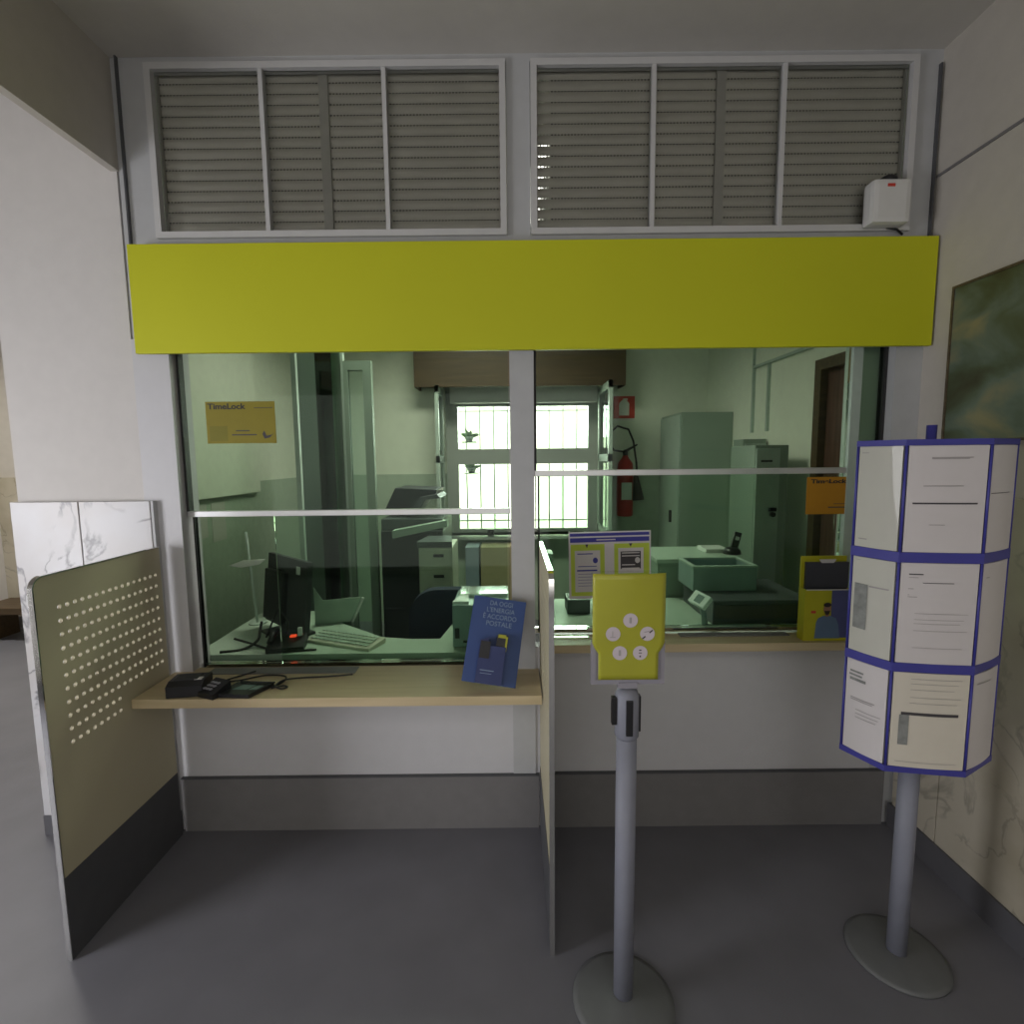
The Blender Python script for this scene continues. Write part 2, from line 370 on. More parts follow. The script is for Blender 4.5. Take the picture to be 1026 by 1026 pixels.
sprig(-.38, 1.405, 4.97, 5, 'small dark leafy pot plant at the lower left window bars')
# shelves carrying the two pots, on the grille
tag(MB().box(-.47, -.33, 4.92, 5.11, 1.645, 1.654).build('plant_shelf', 'iron'), 'narrow iron bracket under the upper pot plant', 'shelf')
tag(MB().box(-.45, -.31, 4.92, 5.11, 1.35, 1.359).build('plant_shelf', 'iron'), 'narrow iron bracket under the lower pot plant', 'shelf')

# ================================================================== FASCIA, LOUVRES
t = thing('fascia_sign', 'long lime-green fascia board across the top of the glass counter', 'sign board', (0, 1.93, 0))
MB().box(-1.357, 1.525, 0, .018, 1.888, 2.266, bev=.002).build('lime_board', 'lime', t)
MB().box(-1.35, 1.52, .018, D - 1.931, 1.894, 1.912).build('lower_batten', 'alu', t)
MB().box(-1.35, 1.52, .018, D - 1.931, 2.24, 2.258).build('upper_batten', 'alu', t)
def shutter_bay(x0, x1, bars, guide, label_f, label_s):
    t = thing('window_panel', label_f, 'window', (0, D, 0))
    f = MB(); w = .022
    f.box(x0, x1, -.015, .02, hz1 - w, hz1).box(x0, x1, -.015, .02, hz0, hz0 + w).box(x0, x0 + w, -.015, .02, hz0 + w, hz1 - w).box(x1 - w, x1, -.015, .02, hz0 + w, hz1 - w)
    f.build('frame', 'framelight', t)
    for b in bars: MB().box(b - .0075, b + .0075, -.012, .018, hz0 + w, hz1 - w).build('mullion', 'framelight', t)
    xs = [x0 + w] + list(bars) + [x1 - w]
    for a, b in zip(xs, xs[1:]): MB().box(a + .005, b - .005, .002, .006, hz0 + w, hz1 - w).build('pane', 'acrylic', t)
    s = thing('roller_shutter', label_s, 'shutter', (0, D + .042, 0))
    pitch = .0365; z = hz0 + .004; mb = MB(); sl = MB(); k = 0; open_x = x0 + (.075 if x0 > 0 else .012)
    while z < hz1 - .005:
        zt = min(z + pitch - .005, hz1)
        n = 5; fr, bk = [], []
        for i in range(n + 1):
            u = i / n; o_ = -.006 * math.sin(PI * u); fr.append((o_, z + (zt - z) * u)); bk.append((o_ + .002, z + (zt - z) * u))
        mb.prism(fr + bk[::-1], x0 + .006, x1 - .006, 'x')
        # little bridges that leave the slots between two slats
        zz = z + pitch - .0055
        nb = int((x1 - x0 - .02) / .012)
        for i in range(nb):
            xx = x0 + .012 + i * .012
            mb.box(xx, xx + .0045, .0, .002, zz, zz + .006)
        if z + pitch < hz1: sl.box(open_x, x1 - .012, .0022, .0035, z + pitch - .0075, z + pitch + .002)
        z += pitch; k += 1
    mb.build('slats', 'slat', s)
    sl.build('slot_shade_strips', 'gasket', s)  # black strips behind the gaps paint the shade in the slots
    MB().box(guide - .016, guide + .016, -.018, -.008, hz0, hz1).build('centre_guide', 'slatguide', s)
    for a in (x0 + .003, x1 - .023): MB().box(a, a + .020, -.018, -.008, hz0, hz1).build('side_guide', 'slatguide', s)
shutter_bay(-1.273, -.008, (-.868, -.435), -.66, 'white-framed upper window of three panes over the left counter', 'grey perforated roller shutter behind the upper left window')
shutter_bay(.080, 1.443, (.515, .975), .765, 'white-framed upper window of three panes over the right counter', 'grey perforated roller shutter behind the upper right window')
# tube lamp added on the office ceiling to give bright slivers in the slots
tl = thing('added_tube_lamp', 'added lit tube lamp on the office ceiling glimpsed through right shutter slots', 'lamp', (.155, 2.85, CZ))
MB().box(-.05, .05, -.45, .45, -.03, 0).build('lamp_body', 'white', tl)
MB().cyl((0, -.43, -.045), (0, .43, -.045), .015, n=12).build('tube', 'tube', tl)

# alarm siren
t = thing('alarm_siren', 'white rounded alarm box at the lower right corner of the upper window', 'alarm', (1.333, D - .016, 2.375))
MB().box(-.066, .066, -.06, 0, -.073, .073, bev=.018).build('housing', 'white', t)
MB().box(-.02, .006, -.0615, -.06, .045, .055).build('red_mark', 'signred', t)
MB().lathe([(.03, .07), (.028, .085), (.015, .093)], (.0, -.03), 20).build('strobe_dome', 'black', t)
MB().tube([(.02, -.01, -.07), (.06, -.005, -.075), (.085, 0, -.09)], .004).build('cable', 'rubber', t)

# ================================================================== GLAZING
GY = D + .05
def glazing(x0, x1, z0, z1, zt, label, extra=None):
    t = thing('glass_screen', label, 'glass screen', (0, GY, 0))
    MB().box(x0 + .006, x1 - .004, -.006, .006, zt + .012, z1).build('upper_pane', 'glass', t)
    MB().box(x0 + .02, x1 - .004, .002, .014, z0 + .01, zt - .012).build('lower_pane', 'glass', t)
    MB().box(x0, x1, -.014, .02, zt - .011, zt + .011, bev=.002).build('transom', 'alu', t)
    MB().box(x0, x0 + .009, -.014, .016, zt + .011, z1).build('gasket', 'gasket', t)
    MB().box(x0 + .014, x0 + .020, -.004, .018, z0, zt - .011).build('gasket', 'gasket', t)
    MB().box(x0, x1, .016, .03, z0 - .01, z0 + .012).build('bottom_channel', 'steelgloss', t)
    return t
g1 = glazing(-1.268, -.006, .668, 1.95, 1.292, 'green-tinted glass screen over the lower left counter shelf')
g2 = glazing(.088, 1.30, .80, 1.95, 1.437, 'green-tinted glass screen over the higher right counter shelf')
MB().box(1.298, 1.334, -.02, .03, .80, 1.95).build('stile', 'cabl', g2)
MB().box(1.334, 1.424, 0, .012, .80, 1.95).build('side_pane', 'glass', g2)
MB().box(1.424, 1.434, -.012, .02, .80, 1.95).build('gasket', 'gasket', g2)
MB().box(1.338, 1.43, .03, .045, .80, 1.95).build('reflection_backing', 'desk', g2)  # pale panel added behind the side pane in place of a glass reflection
MB().box(.10, 1.29, .028, .034, .812, 1.425).build('sliding_pane', 'glass2', g2)
MB().box(-.95, -.02, .028, .034, .68, 1.28).build('sliding_pane', 'glass2', g1)

# shelves
t = tag(MB().box(-1.342, .098, 1.742, D + .045, .635, .668, bev=.002).build('counter_shelf', 'maple'), 'low light-wood counter shelf between the two privacy panels', 'shelf')
t = tag(MB().box(.122, 1.40, 1.905, D + .045, .757, .789, bev=.002).build('counter_shelf', 'maple'), 'higher narrow light-wood shelf right of the middle panel', 'shelf')
tr = tag(MB().box(-1.20, -.62, D - .03, D + .03, .6685, .6715).build('pass_tray', 'vinyl'), 'thin grey metal pass-through strip at the foot of the left glass', 'tray')
tr = tag(MB().box(.66, 1.09, D + .002, D + .04, .7895, .793).build('pass_tray', 'vinyl'), 'thin grey metal strip at the foot of the right glass', 'tray')
tag(MB().box(.125, .30, D - .0, D + .032, .7895, .7935).build('pass_tray', 'steelgloss'), 'short shiny metal strip at the left end of the right shelf', 'tray')

# ================================================================== PRIVACY PANELS
def side_outline(y0, y1, z0, z1, r):
    pts = [(y1, z0), (y1, z1)]
    for i in range(7):
        a = PI / 2 + (PI / 2) * i / 6; pts.append((y0 + r + r * math.cos(a), z1 - r + r * math.sin(a)))
    pts.append((y0, z0)); return pts
def privacy_panel(x, label, holes):
    t = thing('privacy_panel', label, 'panel', (x, 0, 0))
    y0, y1 = 1.422, D - (.03 if x < 0 else .012)
    cu = bpy.data.curves.new('plate', 'CURVE'); cu.dimensions = '2D'; cu.fill_mode = 'BOTH'; cu.extrude = .005
    def spl(pts):
        s = cu.splines.new('POLY'); s.points.add(len(pts) - 1)
        for p, q in zip(s.points, pts): p.co = (q[0], q[1], 0, 1)
        s.use_cyclic_u = True
    spl(side_outline(y0, y1, .265, 1.176, .035))
    for j in range(11):
        for i in range(16 if j < 9 else 8):
            cy, cz = 1.502 + i * .0278, 1.074 - j * .0421
            if holes: spl([(cy + .0074 * math.cos(2 * PI * k / 10), cz + .0074 * math.sin(2 * PI * k / 10)) for k in range(10)])
    tmp = bpy.data.objects.new('plate_t', cu); COL.objects.link(tmp); bpy.context.view_layer.update()
    me = bpy.data.meshes.new_from_object(tmp.evaluated_get(bpy.context.evaluated_depsgraph_get())); bpy.data.objects.remove(tmp)
    for v in me.vertices: a, b, c = v.co; v.co = (c, a, b)
    me.materials.clear(); me.materials.append(M['olive'])
    o = bpy.data.objects.new('perforated_plate', me); COL.objects.link(o); o.parent = t
    MB().box(-.0065, .0065, y0, y1, 0, .265).build('kick_plate', 'darkgrey', t)
    # slim cream edge strip round the front and the top
    out = side_outline(y0, y1, .0, 1.176, .035)[1:]; out2 = [(a + (0 if i == 0 else 0), b) for i, (a, b) in enumerate(out)]
    mb = MB(); A = []; 
    for (a, b) in out:
        nrm = Vector((-1, 0)) if a <= y0 + 1e-6 else (Vector((0, 1)) if b >= 1.176 - 1e-6 else Vector((a - (y0 + .035), b - (1.176 - .035))).normalized())
        A.append([mb.bm.verts.new((sx, a + nrm.x * e, b + nrm.y * e)) for sx, e in ((-.0075, -.001), (.0075, -.001), (.0075, .0025), (-.0075, .0025))])
    for P, Q in zip(A, A[1:]):
        for i in range(4): mb.bm.faces.new((P[i], P[(i + 1) % 4], Q[(i + 1) % 4], Q[i]))
    mb.bm.faces.new(A[0]); mb.bm.faces.new(A[-1][::-1])
    mb.build('edge_strip', 'steelgloss', t)
    return t
privacy_panel(-1.350, 'olive perforated metal privacy panel at the left end of the counter', True)
privacy_panel(.108, 'thin privacy panel seen edge-on between the two counter shelves', True)

# ================================================================== STICKERS AND POSTER ON THE GLASS
def sticker(x0, z0, x1, z1, y, m, label, brand_size, full=True):
    t = thing('time_lock_sticker', label, 'sticker', (x0, y, z0)); w, h = x1 - x0, z1 - z0
    MB().box(0, w, -.001, 0, 0, h).build('film', m, t)
    text('lettering', 'TimeLock', brand_size, 'gasket', t, (w * (.30 if full else .48), -.0015, h * .88), width=w * (.55 if full else .8), bold=.0007)
    mb = MB()
    if full:
        mb.box(w * .70, w * .97, -.0014, -.001, h * .84, h * .855)
        mb.box(w * .42, w * .62, -.0014, -.001, h * .29, h * .315).box(w * .36, w * .72, -.0014, -.001, h * .19, h * .22)
        mb.prism([(w * .80, h * .22), (w * .83, h * .30), (w * .86, h * .18), (w * .93, h * .2), (w * .97, h * .24), (w * .90, h * .13), (w * .83, h * .11)], -.0014, -.001, 'y')
    else:
        mb.box(w * .62, w * .92, -.0014, -.001, h * .27, h * .285).box(w * .50, w * .95, -.0014, -.001, h * .17, h * .2)
    mb.build('print', 'ink', t)
    if full: MB().box(w * .04, w * .30, -.0012, -.001, h * .06, h * .42).build('darker_block', mat('amber_dark', (.20, .18, .012), .6), t)
sticker(-1.172, 1.565, -.906, 1.724, GY - .0065, 'amber', 'yellow time lock warning sticker on the upper left glass', .030)
sticker(1.146, 1.267, 1.320, 1.412, GY - .0145, 'orange', 'orange time lock sticker under the transom at the right glass edge', .022, False)

pt = thing('payment_poster', 'blue and lime poster on the glass behind the sign stanchion', 'poster', (.226, GY - .003, .934), (0, math.radians(-1.0), 0))
W_, H_ = .325, .27
MB().box(0, W_, -.001, 0, 0, H_).build('sheet', 'paper', pt)
MB().box(.006, W_ - .006, -.0015, -.001, H_ - .018, H_ - .006).box(.006, W_ - .006, -.0015, -.001, H_ - .042, H_ - .024).build('blue_header', 'inkb', pt)
MB().box(.11, .185, -.0019, -.0015, H_ - .035, H_ - .031).build('pale_print', 'paper', pt)
mb = MB().box(.008, .142, -.0015, -.001, .012, H_ - .05).box(.180, W_ - .006, -.0015, -.001, .012, H_ - .05).build('lime_fields', 'limep', pt)
MB().box(.024, .124, -.002, -.0015, .028, H_ - .075).box(.196, .296, -.002, -.0015, .100, H_ - .068).build('cards', 'paper', pt)
mb = MB().prism([(.066, H_ - .05), (.078, H_ - .05), (.072, H_ - .066)], -.0022, -.0015, 'y').prism([(.238, H_ - .05), (.252, H_ - .05), (.245, H_ - .064)], -.0022, -.0015, 'y')
mb.box(.205, .285, -.0024, -.002, .118, H_ - .082).build('dark_print', 'ink', pt)
mb = MB()
for z in (.118, .132, H_ - .102, H_ - .09): mb.box(.21, .262 if .12 < z < .14 else .28, -.0028, -.0024, z, z + .004)
mb.disc(.272, .152, .010, .012, -.0028, -.0024); mb.build('white_print', 'paper', pt)
mb = MB().disc(.105, .155, .010, .0115, -.0026, -.002)
mb.box(.034, .095, -.0026, -.002, .180, .184).box(.036, .11, -.0026, -.002, .130, .133).box(.032, .112, -.0026, -.002, .112, .118)
for i in range(5): mb.box(.036, .108 - .006 * (i % 2), -.0026, -.002, .1 - i * .012, .1015 - i * .012)
mb.build('blue_print', 'inkb', pt)

# ================================================================== THINGS ON THE LEFT SHELF
ZS = .669
t = thing('card_reader', 'black boxy card reader on the left end of the low shelf', 'card reader', (-1.165, 1.80, ZS), (0, 0, math.radians(8)))
MB().prism([(-.045, 0), (.045, 0), (.045, .052), (-.02, .052), (-.045, .04)], -.065, .055, 'x').build('housing', 'black', t)
MB().box(-.05, .03, -.02, .035, .052, .056, bev=.0015).build('top_lid', 'black2', t)
MB().box(.02, .045, -.02, .0, .0525, .055).build('white_tag', 'white', t)
t = thing('pin_pad', 'black pin pad with a small grey emblem in front of the card reader', 'pin pad', (-1.078, 1.78, ZS), (0, 0, math.radians(-22)))
MB().prism([(-.035, 0), (.04, 0), (.04, .042), (-.035, .018)], -.03, .045, 'x').build('housing', 'black', t)
mb = MB()
for i in range(3):
    for j in range(3): mb.box(-.018 + i * .014, -.009 + i * .014, -.022 + j * .016, -.012 + j * .016, .026 + j * .0045, .030 + j * .0045)
mb.build('keys', 'framegrey', t)
t = thing('signature_tablet', 'flat black signature tablet lying on the low wood shelf', 'tablet', (-.972, 1.797, ZS), (0, 0, math.radians(-3)))
MB().prism([(-.085, -.05), (.045, -.052), (.085, .048), (-.055, .052)], 0, .013, 'z').build('housing', 'black', t)
MB().prism([(-.040, -.012), (.012, -.012), (.030, .028), (-.018, .03)], .013, .0136, 'z').prism([(.02, -.012), (.05, -.01), (.060, .022), (.038, .024)], .013, .0136, 'z').build('grey_labels', 'screen', t)
MB().tube([(.085, .055, .012), (.06, .04, .018), (-.04, .045, .018)], .003).build('stylus', 'black2', t)
def cable(pts, label, r=.0032):
    P = [Vector(p) for p in pts]; out = []
    for i in range(len(P) - 1):
        a, b, c, d_ = P[max(i - 1, 0)], P[i], P[i + 1], P[min(i + 2, len(P) - 1)]
        for k in range(6):
            u = k / 6; out.append(.5 * ((2 * b) + (c - a) * u + (2 * a - 5 * b + 4 * c - d_) * u * u + (3 * b - a - 3 * c + d_) * u ** 3))
    out.append(P[-1])
    return tag(MB().tube(out, r).build('cable', 'rubber'), label, 'cable')
zc = ZS + .0035
cable([(-1.095, 1.84, zc + .01), (-1.03, 1.89, zc), (-.96, 1.93, zc), (-.88, 1.92, zc), (-.865, 1.87, zc), (-.885, 1.83, zc)], 'black cable arching over the shelf from the card reader to the tablet')
cable([(-.885, 1.815, zc), (-.85, 1.835, zc), (-.83, 1.825, zc), (-.845, 1.81, zc), (-.87, 1.82, zc + .007), (-.86, 1.87, zc + .007), (-.80, 1.905, zc), (-.70, 1.915, zc), (-.62, 1.925, zc + .003)], 'black cable looping right from the signature tablet to the glass')
cable([(-1.12, 1.85, zc), (-1.08, 1.90, zc), (-1.04, 1.945, zc), (-1.01, 1.96, zc + .005)], 'short black cable from the card reader to the left glass')

# blue brochure stand, leaning on the middle post
t = thing('brochure_stand', 'tilted dark blue card brochure stand at the right end of the low shelf', 'brochure stand', (.006, 1.80, ZS), (math.radians(-23), math.radians(9), math.radians(0)))
bw, bh = .198, .312
MB().box(-bw, 0, 0, .006, 0, bh, bev=.0015).build('backboard', 'bluec', t)
for txt, z, wd in (("DA OGGI", .291, .085), ("L'ENERGIA", .266, .105), ("\u00c8 ACCORDO", .241, .125), ("POSTALE", .216, .095)):
    text('lettering', txt, .025, 'ltblue', t, (-.092, -.001, z), width=wd)
MB().box(-.150, -.055, -.045, -.002, .002, .135, bev=.001).prism([(-.05 - .0, .0)] * 0 or [(-.150, .135), (-.12, .135), (-.12, .165), (-.150, .15)], -.04, -.002, 'y').build('pocket', 'bluec2', t)
MB().box(-.148, -.112, -.047, -.045, .088, .148).box(-.092, -.052, -.04, -.003, .136, .176).build('dark_recess', 'black', t)
MB().box(-.088, -.06, -.043, -.040, .166, .178).box(-.060, -.053, -.042, -.020, .120, .172).build('leaflet', 'lime2', t)
MB().box(-.138, -.088, -.046, -.045, .046, .049).box(-.136, -.095, -.046, -.045, .036, .038).build('small_print', 'ltblue', t)

# ================================================================== BROCHURE HOLDER ON THE RIGHT SHELF
t = thing('brochure_holder', 'yellow and violet brochure holder picturing a bearded man in blue shirt', 'brochure holder', (1.108, 1.925, .790))
ww, hh = .175, .322
MB().box(0, ww, .035, .041, 0, hh).build('backboard', 'yellow', t)
for a in (0, ww - .004): MB().box(a, a + .004, 0, .035, 0, .20).build('side_cheek', 'yellow', t)
MB().box(0, ww, -.002, 0, 0, .20).build('front_panel', 'yellow', t)
MB().box(.102, ww, -.003, -.002, .012, .198).build('violet_field', 'violet', t)
MB().box(.004, ww, -.0035, -.002, .197, .201).build('white_rule', 'paper', t)
MB().box(.014, ww, .020, .034, .16, .30).build('dark_brochure', mat('dark_leaflet', (.05, .052, .07), .4), t)
MB().prism([(.06, .312), (.125, .312), (.115, .298), (.07, .298)], .018, .02, 'y').build('top_flap', 'paper', t)
pr = MB().prism([(.042, .010), (.046, .07), (.052, .088), (.072, .098), (.098, .098), (.122, .088), (.132, .06), (.138, .010)], -.0036, -.003, 'y').build('printed_shirt', 'shirt', t)
MB().disc(.086, .125, .0135, .020, -.0044, -.0036).box(.08, .093, -.0044, -.0036, .095, .11).build('printed_face', 'skin', t)
MB().disc(.086, .141, .0145, .0085, -.005, -.0044).prism([(.075, .118), (.097, .118), (.094, .106), (.086, .102), (.078, .106)], -.005, -.0044, 'y').build('printed_hair', 'hair', t)
MB().box(.026, .044, -.003, -.002, .108, .118).build('small_print', 'signred', t)

# ================================================================== STANCHION WITH SIGN
t = thing('stanchion_sign', 'grey stanchion holding a framed lime notice with five round pictograms', 'stanchion', (.293, 1.287, 0))
MB().lathe([(.001, .001), (.138, .001), (.138, .008), (.122, .013), (.05, .022), (.03, .028)], n=48).build('base', 'stbase', t)
MB().cyl((0, 0, .02), (0, 0, .80), .0265, n=32).build('pole', 'stgrey', t)
hd = MB().lathe([(.0265, .772), (.031, .778), (.031, .885), (.026, .899), (.012, .904)], n=32).build('head', 'stgrey', t)
MB().box(-.009, .009, -.0345, -.028, .79, .885, bev=.003).build('belt_slot', 'black', t)
MB().box(-.042, -.029, -.016, .0, .812, .885, bev=.002).build('belt_clip', 'black', t)
MB().box(.029, .0345, -.01, .01, .79, .885, bev=.002).build('belt_slot', 'black', t)
MB().cyl((0, 0, .895), (0, 0, .92), .007).box(-.025, .025, -.008, .008, .905, .921, bev=.002).build('sign_mount', 'framegrey', t)
sf = MB()
fx, fz0, fz1 = .0945, .916, 1.212
sf.box(-fx, fx, -.004, .004, fz0, fz0 + .012).box(-fx, -fx + .012, -.004, .004, fz0 + .012, 1.03).box(fx - .012, fx, -.004, .004, fz0 + .012, 1.03).box(-fx + .012, fx - .012, -.002, .004, fz0 + .012, 1.03)
sf = sf.build('sign_frame', 'framegrey', t)
MB().box(-fx, fx, -.0015, .003, 1.03, fz1).build('acrylic_back', 'acrylic', t)
def bend(x, z):
    return -.008 - .012 * (1 - (x / .095) ** 2) * max(0, (z - 1.0) / .2)
nx, nz = 16, 20; mb = MB(); V = []
for j in range(nz + 1):
    z = .930 + (1.208 - .930) * j / nz
    hw = .0765 if z < 1.0 else (.0765 + .0155 * min(1, (z - 1.0) / .022))
    V.append([mb.bm.verts.new((hw * (2 * i / nx - 1), bend(hw * (2 * i / nx - 1), z), z)) for i in range(nx + 1)])
for j in range(nz):
    for i in range(nx):
        f = mb.bm.faces.new((V[j][i], V[j][i + 1], V[j + 1][i + 1], V[j + 1][i])); f.smooth = True
sh = mb.build('lime_sheet', 'lime2', t)
sd = sh.modifiers.new('thick', 'SOLIDIFY'); sd.thickness = .0008
for (cx, cz, m2) in ((.003, 1.088, 0), (-.040, 1.052, 1), (.047, 1.052, 2), (-.022, 1.001, 0), (.030, 1.001, 3)):
    q = MB().disc(cx, cz, .0185, .0185, bend(cx, cz) - .0012, bend(cx, cz) - .0006, 28).build('pictogram', 'pink', t)
    yy = bend(cx, cz) - .0013
    k = MB()
    if m2 == 2:
        k.prism([(cx + .004, cz + .004), (cx + .012, cz + .011), (cx + .014, cz + .008), (cx + .006, cz + .001)], yy - .0005, yy, 'y').prism([(cx - .014, cz - .012), (cx - .006, cz - .005), (cx - .004, cz - .008), (cx - .011, cz - .014)], yy - .0005, yy, 'y').prism([(cx - .008, cz + .005), (cx + .004, cz + .007), (cx + .004, cz + .006), (cx - .008, cz + .004)], yy - .0005, yy, 'y')
    elif m2 == 1: k.box(cx - .008, cx + .006, yy - .0005, yy, cz - .009, cz - .0075).box(cx - .002, cx - .0005, yy - .0005, yy, cz - .007, cz + .008)
    elif m2 == 3: k.box(cx - .003, cx + .003, yy - .0005, yy, cz + .006, cz + .009).box(cx - .004, cx + .004, yy - .0005, yy, cz - .001, cz + .001).box(cx - .002, cx + .002, yy - .0005, yy, cz - .011, cz - .007)
    else: k.box(cx - .003, cx + .003, yy - .0005, yy, cz - .007, cz + .008)
    k.build('symbol', 'ink' if m2 >= 2 else 'inkg', q)

# ================================================================== ROTATING NOTICE DISPLAY
PA, PB, PC, PD = (.924, 1.398), (.975, 1.290), (1.163, 1.259), (1.297, 1.332)
cc = (1.135, 1.415)
PE, PF = (2 * cc[0] - PB[0] , 2 * cc[1] - PB[1]), (2 * cc[0] - PC[0], 2 * cc[1] - PC[1] + .02)
HEX = [PA, PB, PC, PD, PE, PF]
t = thing('notice_display', 'grey pole stand with three blue-banded tiers of notices by right wall', 'display stand', (cc[0], cc[1], 0))
def hexo(e, z0, z1, inner=None):
    mb = MB()
    P = [((x - cc[0]) * e, (y - cc[1]) * e) for x, y in HEX]
    if inner is None: return mb.prism(P, z0, z1, 'z')
    Q = [((x - cc[0]) * inner, (y - cc[1]) * inner) for x, y in HEX]
    for i in range(6):
        j = (i + 1) % 6
        for A, B, C_, D_ in (((P[i], z0), (P[j], z0), (P[j], z1), (P[i], z1)), ((Q[j], z0), (Q[i], z0), (Q[i], z1), (Q[j], z1)), ((P[i], z1), (P[j], z1), (Q[j], z1), (Q[i], z1)), ((P[j], z0), (P[i], z0), (Q[i], z0), (Q[j], z0))):
            mb.face([(A[0][0], A[0][1], A[1]), (B[0][0], B[0][1], B[1]), (C_[0][0], C_[0][1], C_[1]), (D_[0][0], D_[0][1], D_[1])])
    return mb
MB().lathe([(.001, .001), (.133, .001), (.133, .006), (.12, .010), (.03, .016)], (.008, 0), n=48).build('base', 'stbase', t)
MB().cyl((.008, 0, .01), (.008, 0, .68), .026, n=32).build('pole', 'stgrey', t)
MB().cyl((0, 0, .68), (0, 0, 1.575), .012, n=16).build('spindle', 'bluep', t)
tiers = ((1.252, 1.519), (.964, 1.226), (.682, .940))
for z0, z1 in ((1.519, 1.534), (1.226, 1.252), (.940, .964), (.666, .682)):
    hexo(1.0, z0, z1, .90).build('blue_band', 'bluep', t)
    mb = MB()
    for x, y in HEX[::1]:
        mb.tube([(0, 0, (z0 + z1) / 2), ((x - cc[0]) * .93, (y - cc[1]) * .93, (z0 + z1) / 2)], .003)
    mb.build('spokes', 'bluep', t)
for (z0, z1) in tiers:
    for i, (x, y) in enumerate(HEX):
        e = .975; MB().cyl(((x - cc[0]) * e, (y - cc[1]) * e, z0), ((x - cc[0]) * e, (y - cc[1]) * e, z1), .0035, n=8).build('corner_rod', 'bluep', t)
    for i in range(6):
        j = (i + 1) % 6; e0 = .955
        a = Vector(((HEX[i][0] - cc[0]) * e0, (HEX[i][1] - cc[1]) * e0)); b = Vector(((HEX[j][0] - cc[0]) * e0, (HEX[j][1] - cc[1]) * e0))
        u = (b - a).normalized(); a = a + u * .004; b = b - u * .004; nn = Vector((-u.y, u.x)) * .0012
        mb = MB().prism([(a.x, a.y), (b.x, b.y), (b.x + nn.x, b.y + nn.y), (a.x + nn.x, a.y + nn.y)], z0, z1, 'z')
        mb.build('pocket_panel', 'paper_g', t)
def notice(i, tier, m, label, prints):
    z0, z1 = tiers[tier]; j = i + 1; e = .985
    a = Vector((cc[0] + (HEX[i][0] - cc[0]) * e, cc[1] + (HEX[i][1] - cc[1]) * e)); b = Vector((cc[0] + (HEX[j][0] - cc[0]) * e, cc[1] + (HEX[j][1] - cc[1]) * e))
    u = (b - a); wdt = u.length - .013; u.normalize(); a = a + u * .0065
    ang = math.atan2(u.y, u.x)
    t = thing('notice', label, 'notice', (a.x, a.y, z0), (0, 0, ang), group='notices in the rotating display')
    h = z1 - z0 + .001
    mb = MB(); n = 8; F = []; B = []
    for k in range(n + 1):
        x = wdt * k / n; yb = -.004 * math.sin(PI * k / n)
        F.append([mb.bm.verts.new((x, yb - .0005, z)) for z in (0.001, h - .002)]); B.append([mb.bm.verts.new((x, yb + .0002, z)) for z in (0.001, h - .002)])
    for k in range(n):
        f = mb.bm.faces.new((F[k][0], F[k + 1][0], F[k + 1][1], F[k][1])); f.smooth = True
        f = mb.bm.faces.new((B[k + 1][0], B[k][0], B[k][1], B[k + 1][1])); f.smooth = True
    mb.build('sheet', m, t)
    for (mt, rects) in prints:
        mb = MB()
        for (u0, u1, v0, v1) in rects:
            n = 5
            for k in range(n):
                ua, ub = u0 + (u1 - u0) * k / n, u0 + (u1 - u0) * (k + 1) / n
                ya, yb = -.0052 * math.sin(PI * ua) - .0012, -.0052 * math.sin(PI * ub) - .0012
                mb.face([(ua * wdt, ya, v0 * h), (ub * wdt, yb, v0 * h), (ub * wdt, yb, v1 * h), (ua * wdt, ya, v1 * h)])
        mb.build('print', mt, t)
def lines(u0, u1, vs, th=.008): return [(u0, u1 - .05 * (i % 3), v, v + th) for i, v in enumerate(vs)]
notice(0, 0, 'paper_g', 'grey-green notice on the left face of the display, topmost tier', [('inkg', [(.08, .25, .93, .937), (.1, .32, .08, .09)])])
notice(1, 0, 'paper', 'white notice with a dark rule across its middle, topmost tier front face', [('ink', [(.08, .9, .455, .47)]), ('inkg', lines(.28, .8, (.88, .87), .008) + lines(.2, .7, (.62,)) + [(.3, .5, .26, .266)])])
notice(2, 0, 'paper', 'white notice with one thin black line, right face, topmost tier', [('ink', [(.02, .7, .55, .556)])])
notice(0, 1, 'paper_g', 'notice with a tall grey photo block on the left face, middle tier', [('grey_print', [(.08, .42, .25, .72)]), ('inkg', [(.45, .9, .70, .715), (.06, .2, .96, .965)])])
notice(1, 1, 'paper', 'white text notice with a short black heading, front face, middle tier', [('ink', [(.1, .28, .88, .89), (.28, .68, .80, .806)]), ('inkg', lines(.1, .22, (.85, .74, .68, .66), .006) + lines(.2, .9, (.50, .44, .40, .33, .16), .004))])
notice(2, 1, 'paper', 'nearly blank white notice on the right face, middle tier', [('inkg', [(.1, .2, .85, .86)])])
notice(0, 2, 'paper', 'white notice with grey heading lines on the left face, lowest tier', [('grey_print', [(.1, .45, .86, .88), (.08, .42, .82, .84), (.1, .52, .77, .80)]), ('inkg', lines(.15, .75, (.58, .56), .01) + lines(.3, .9, (.46, .42, .38), .008))])
notice(1, 2, 'paper_w', 'cream form with an L-shaped dark table heading, front face, lowest tier', [('ink', [(.12, .88, .555, .585)]), ('grey_print', [(.10, .23, .24, .555)]), ('inkg', lines(.22, .9, (.93, .88, .82, .74, .68), .004) + [(.08, .9, .06, .064)])])
notice(2, 2, 'paper', 'white notice with a faint heading on the right face, lowest tier', [('inkg', [(.1, .6, .88, .89)])])

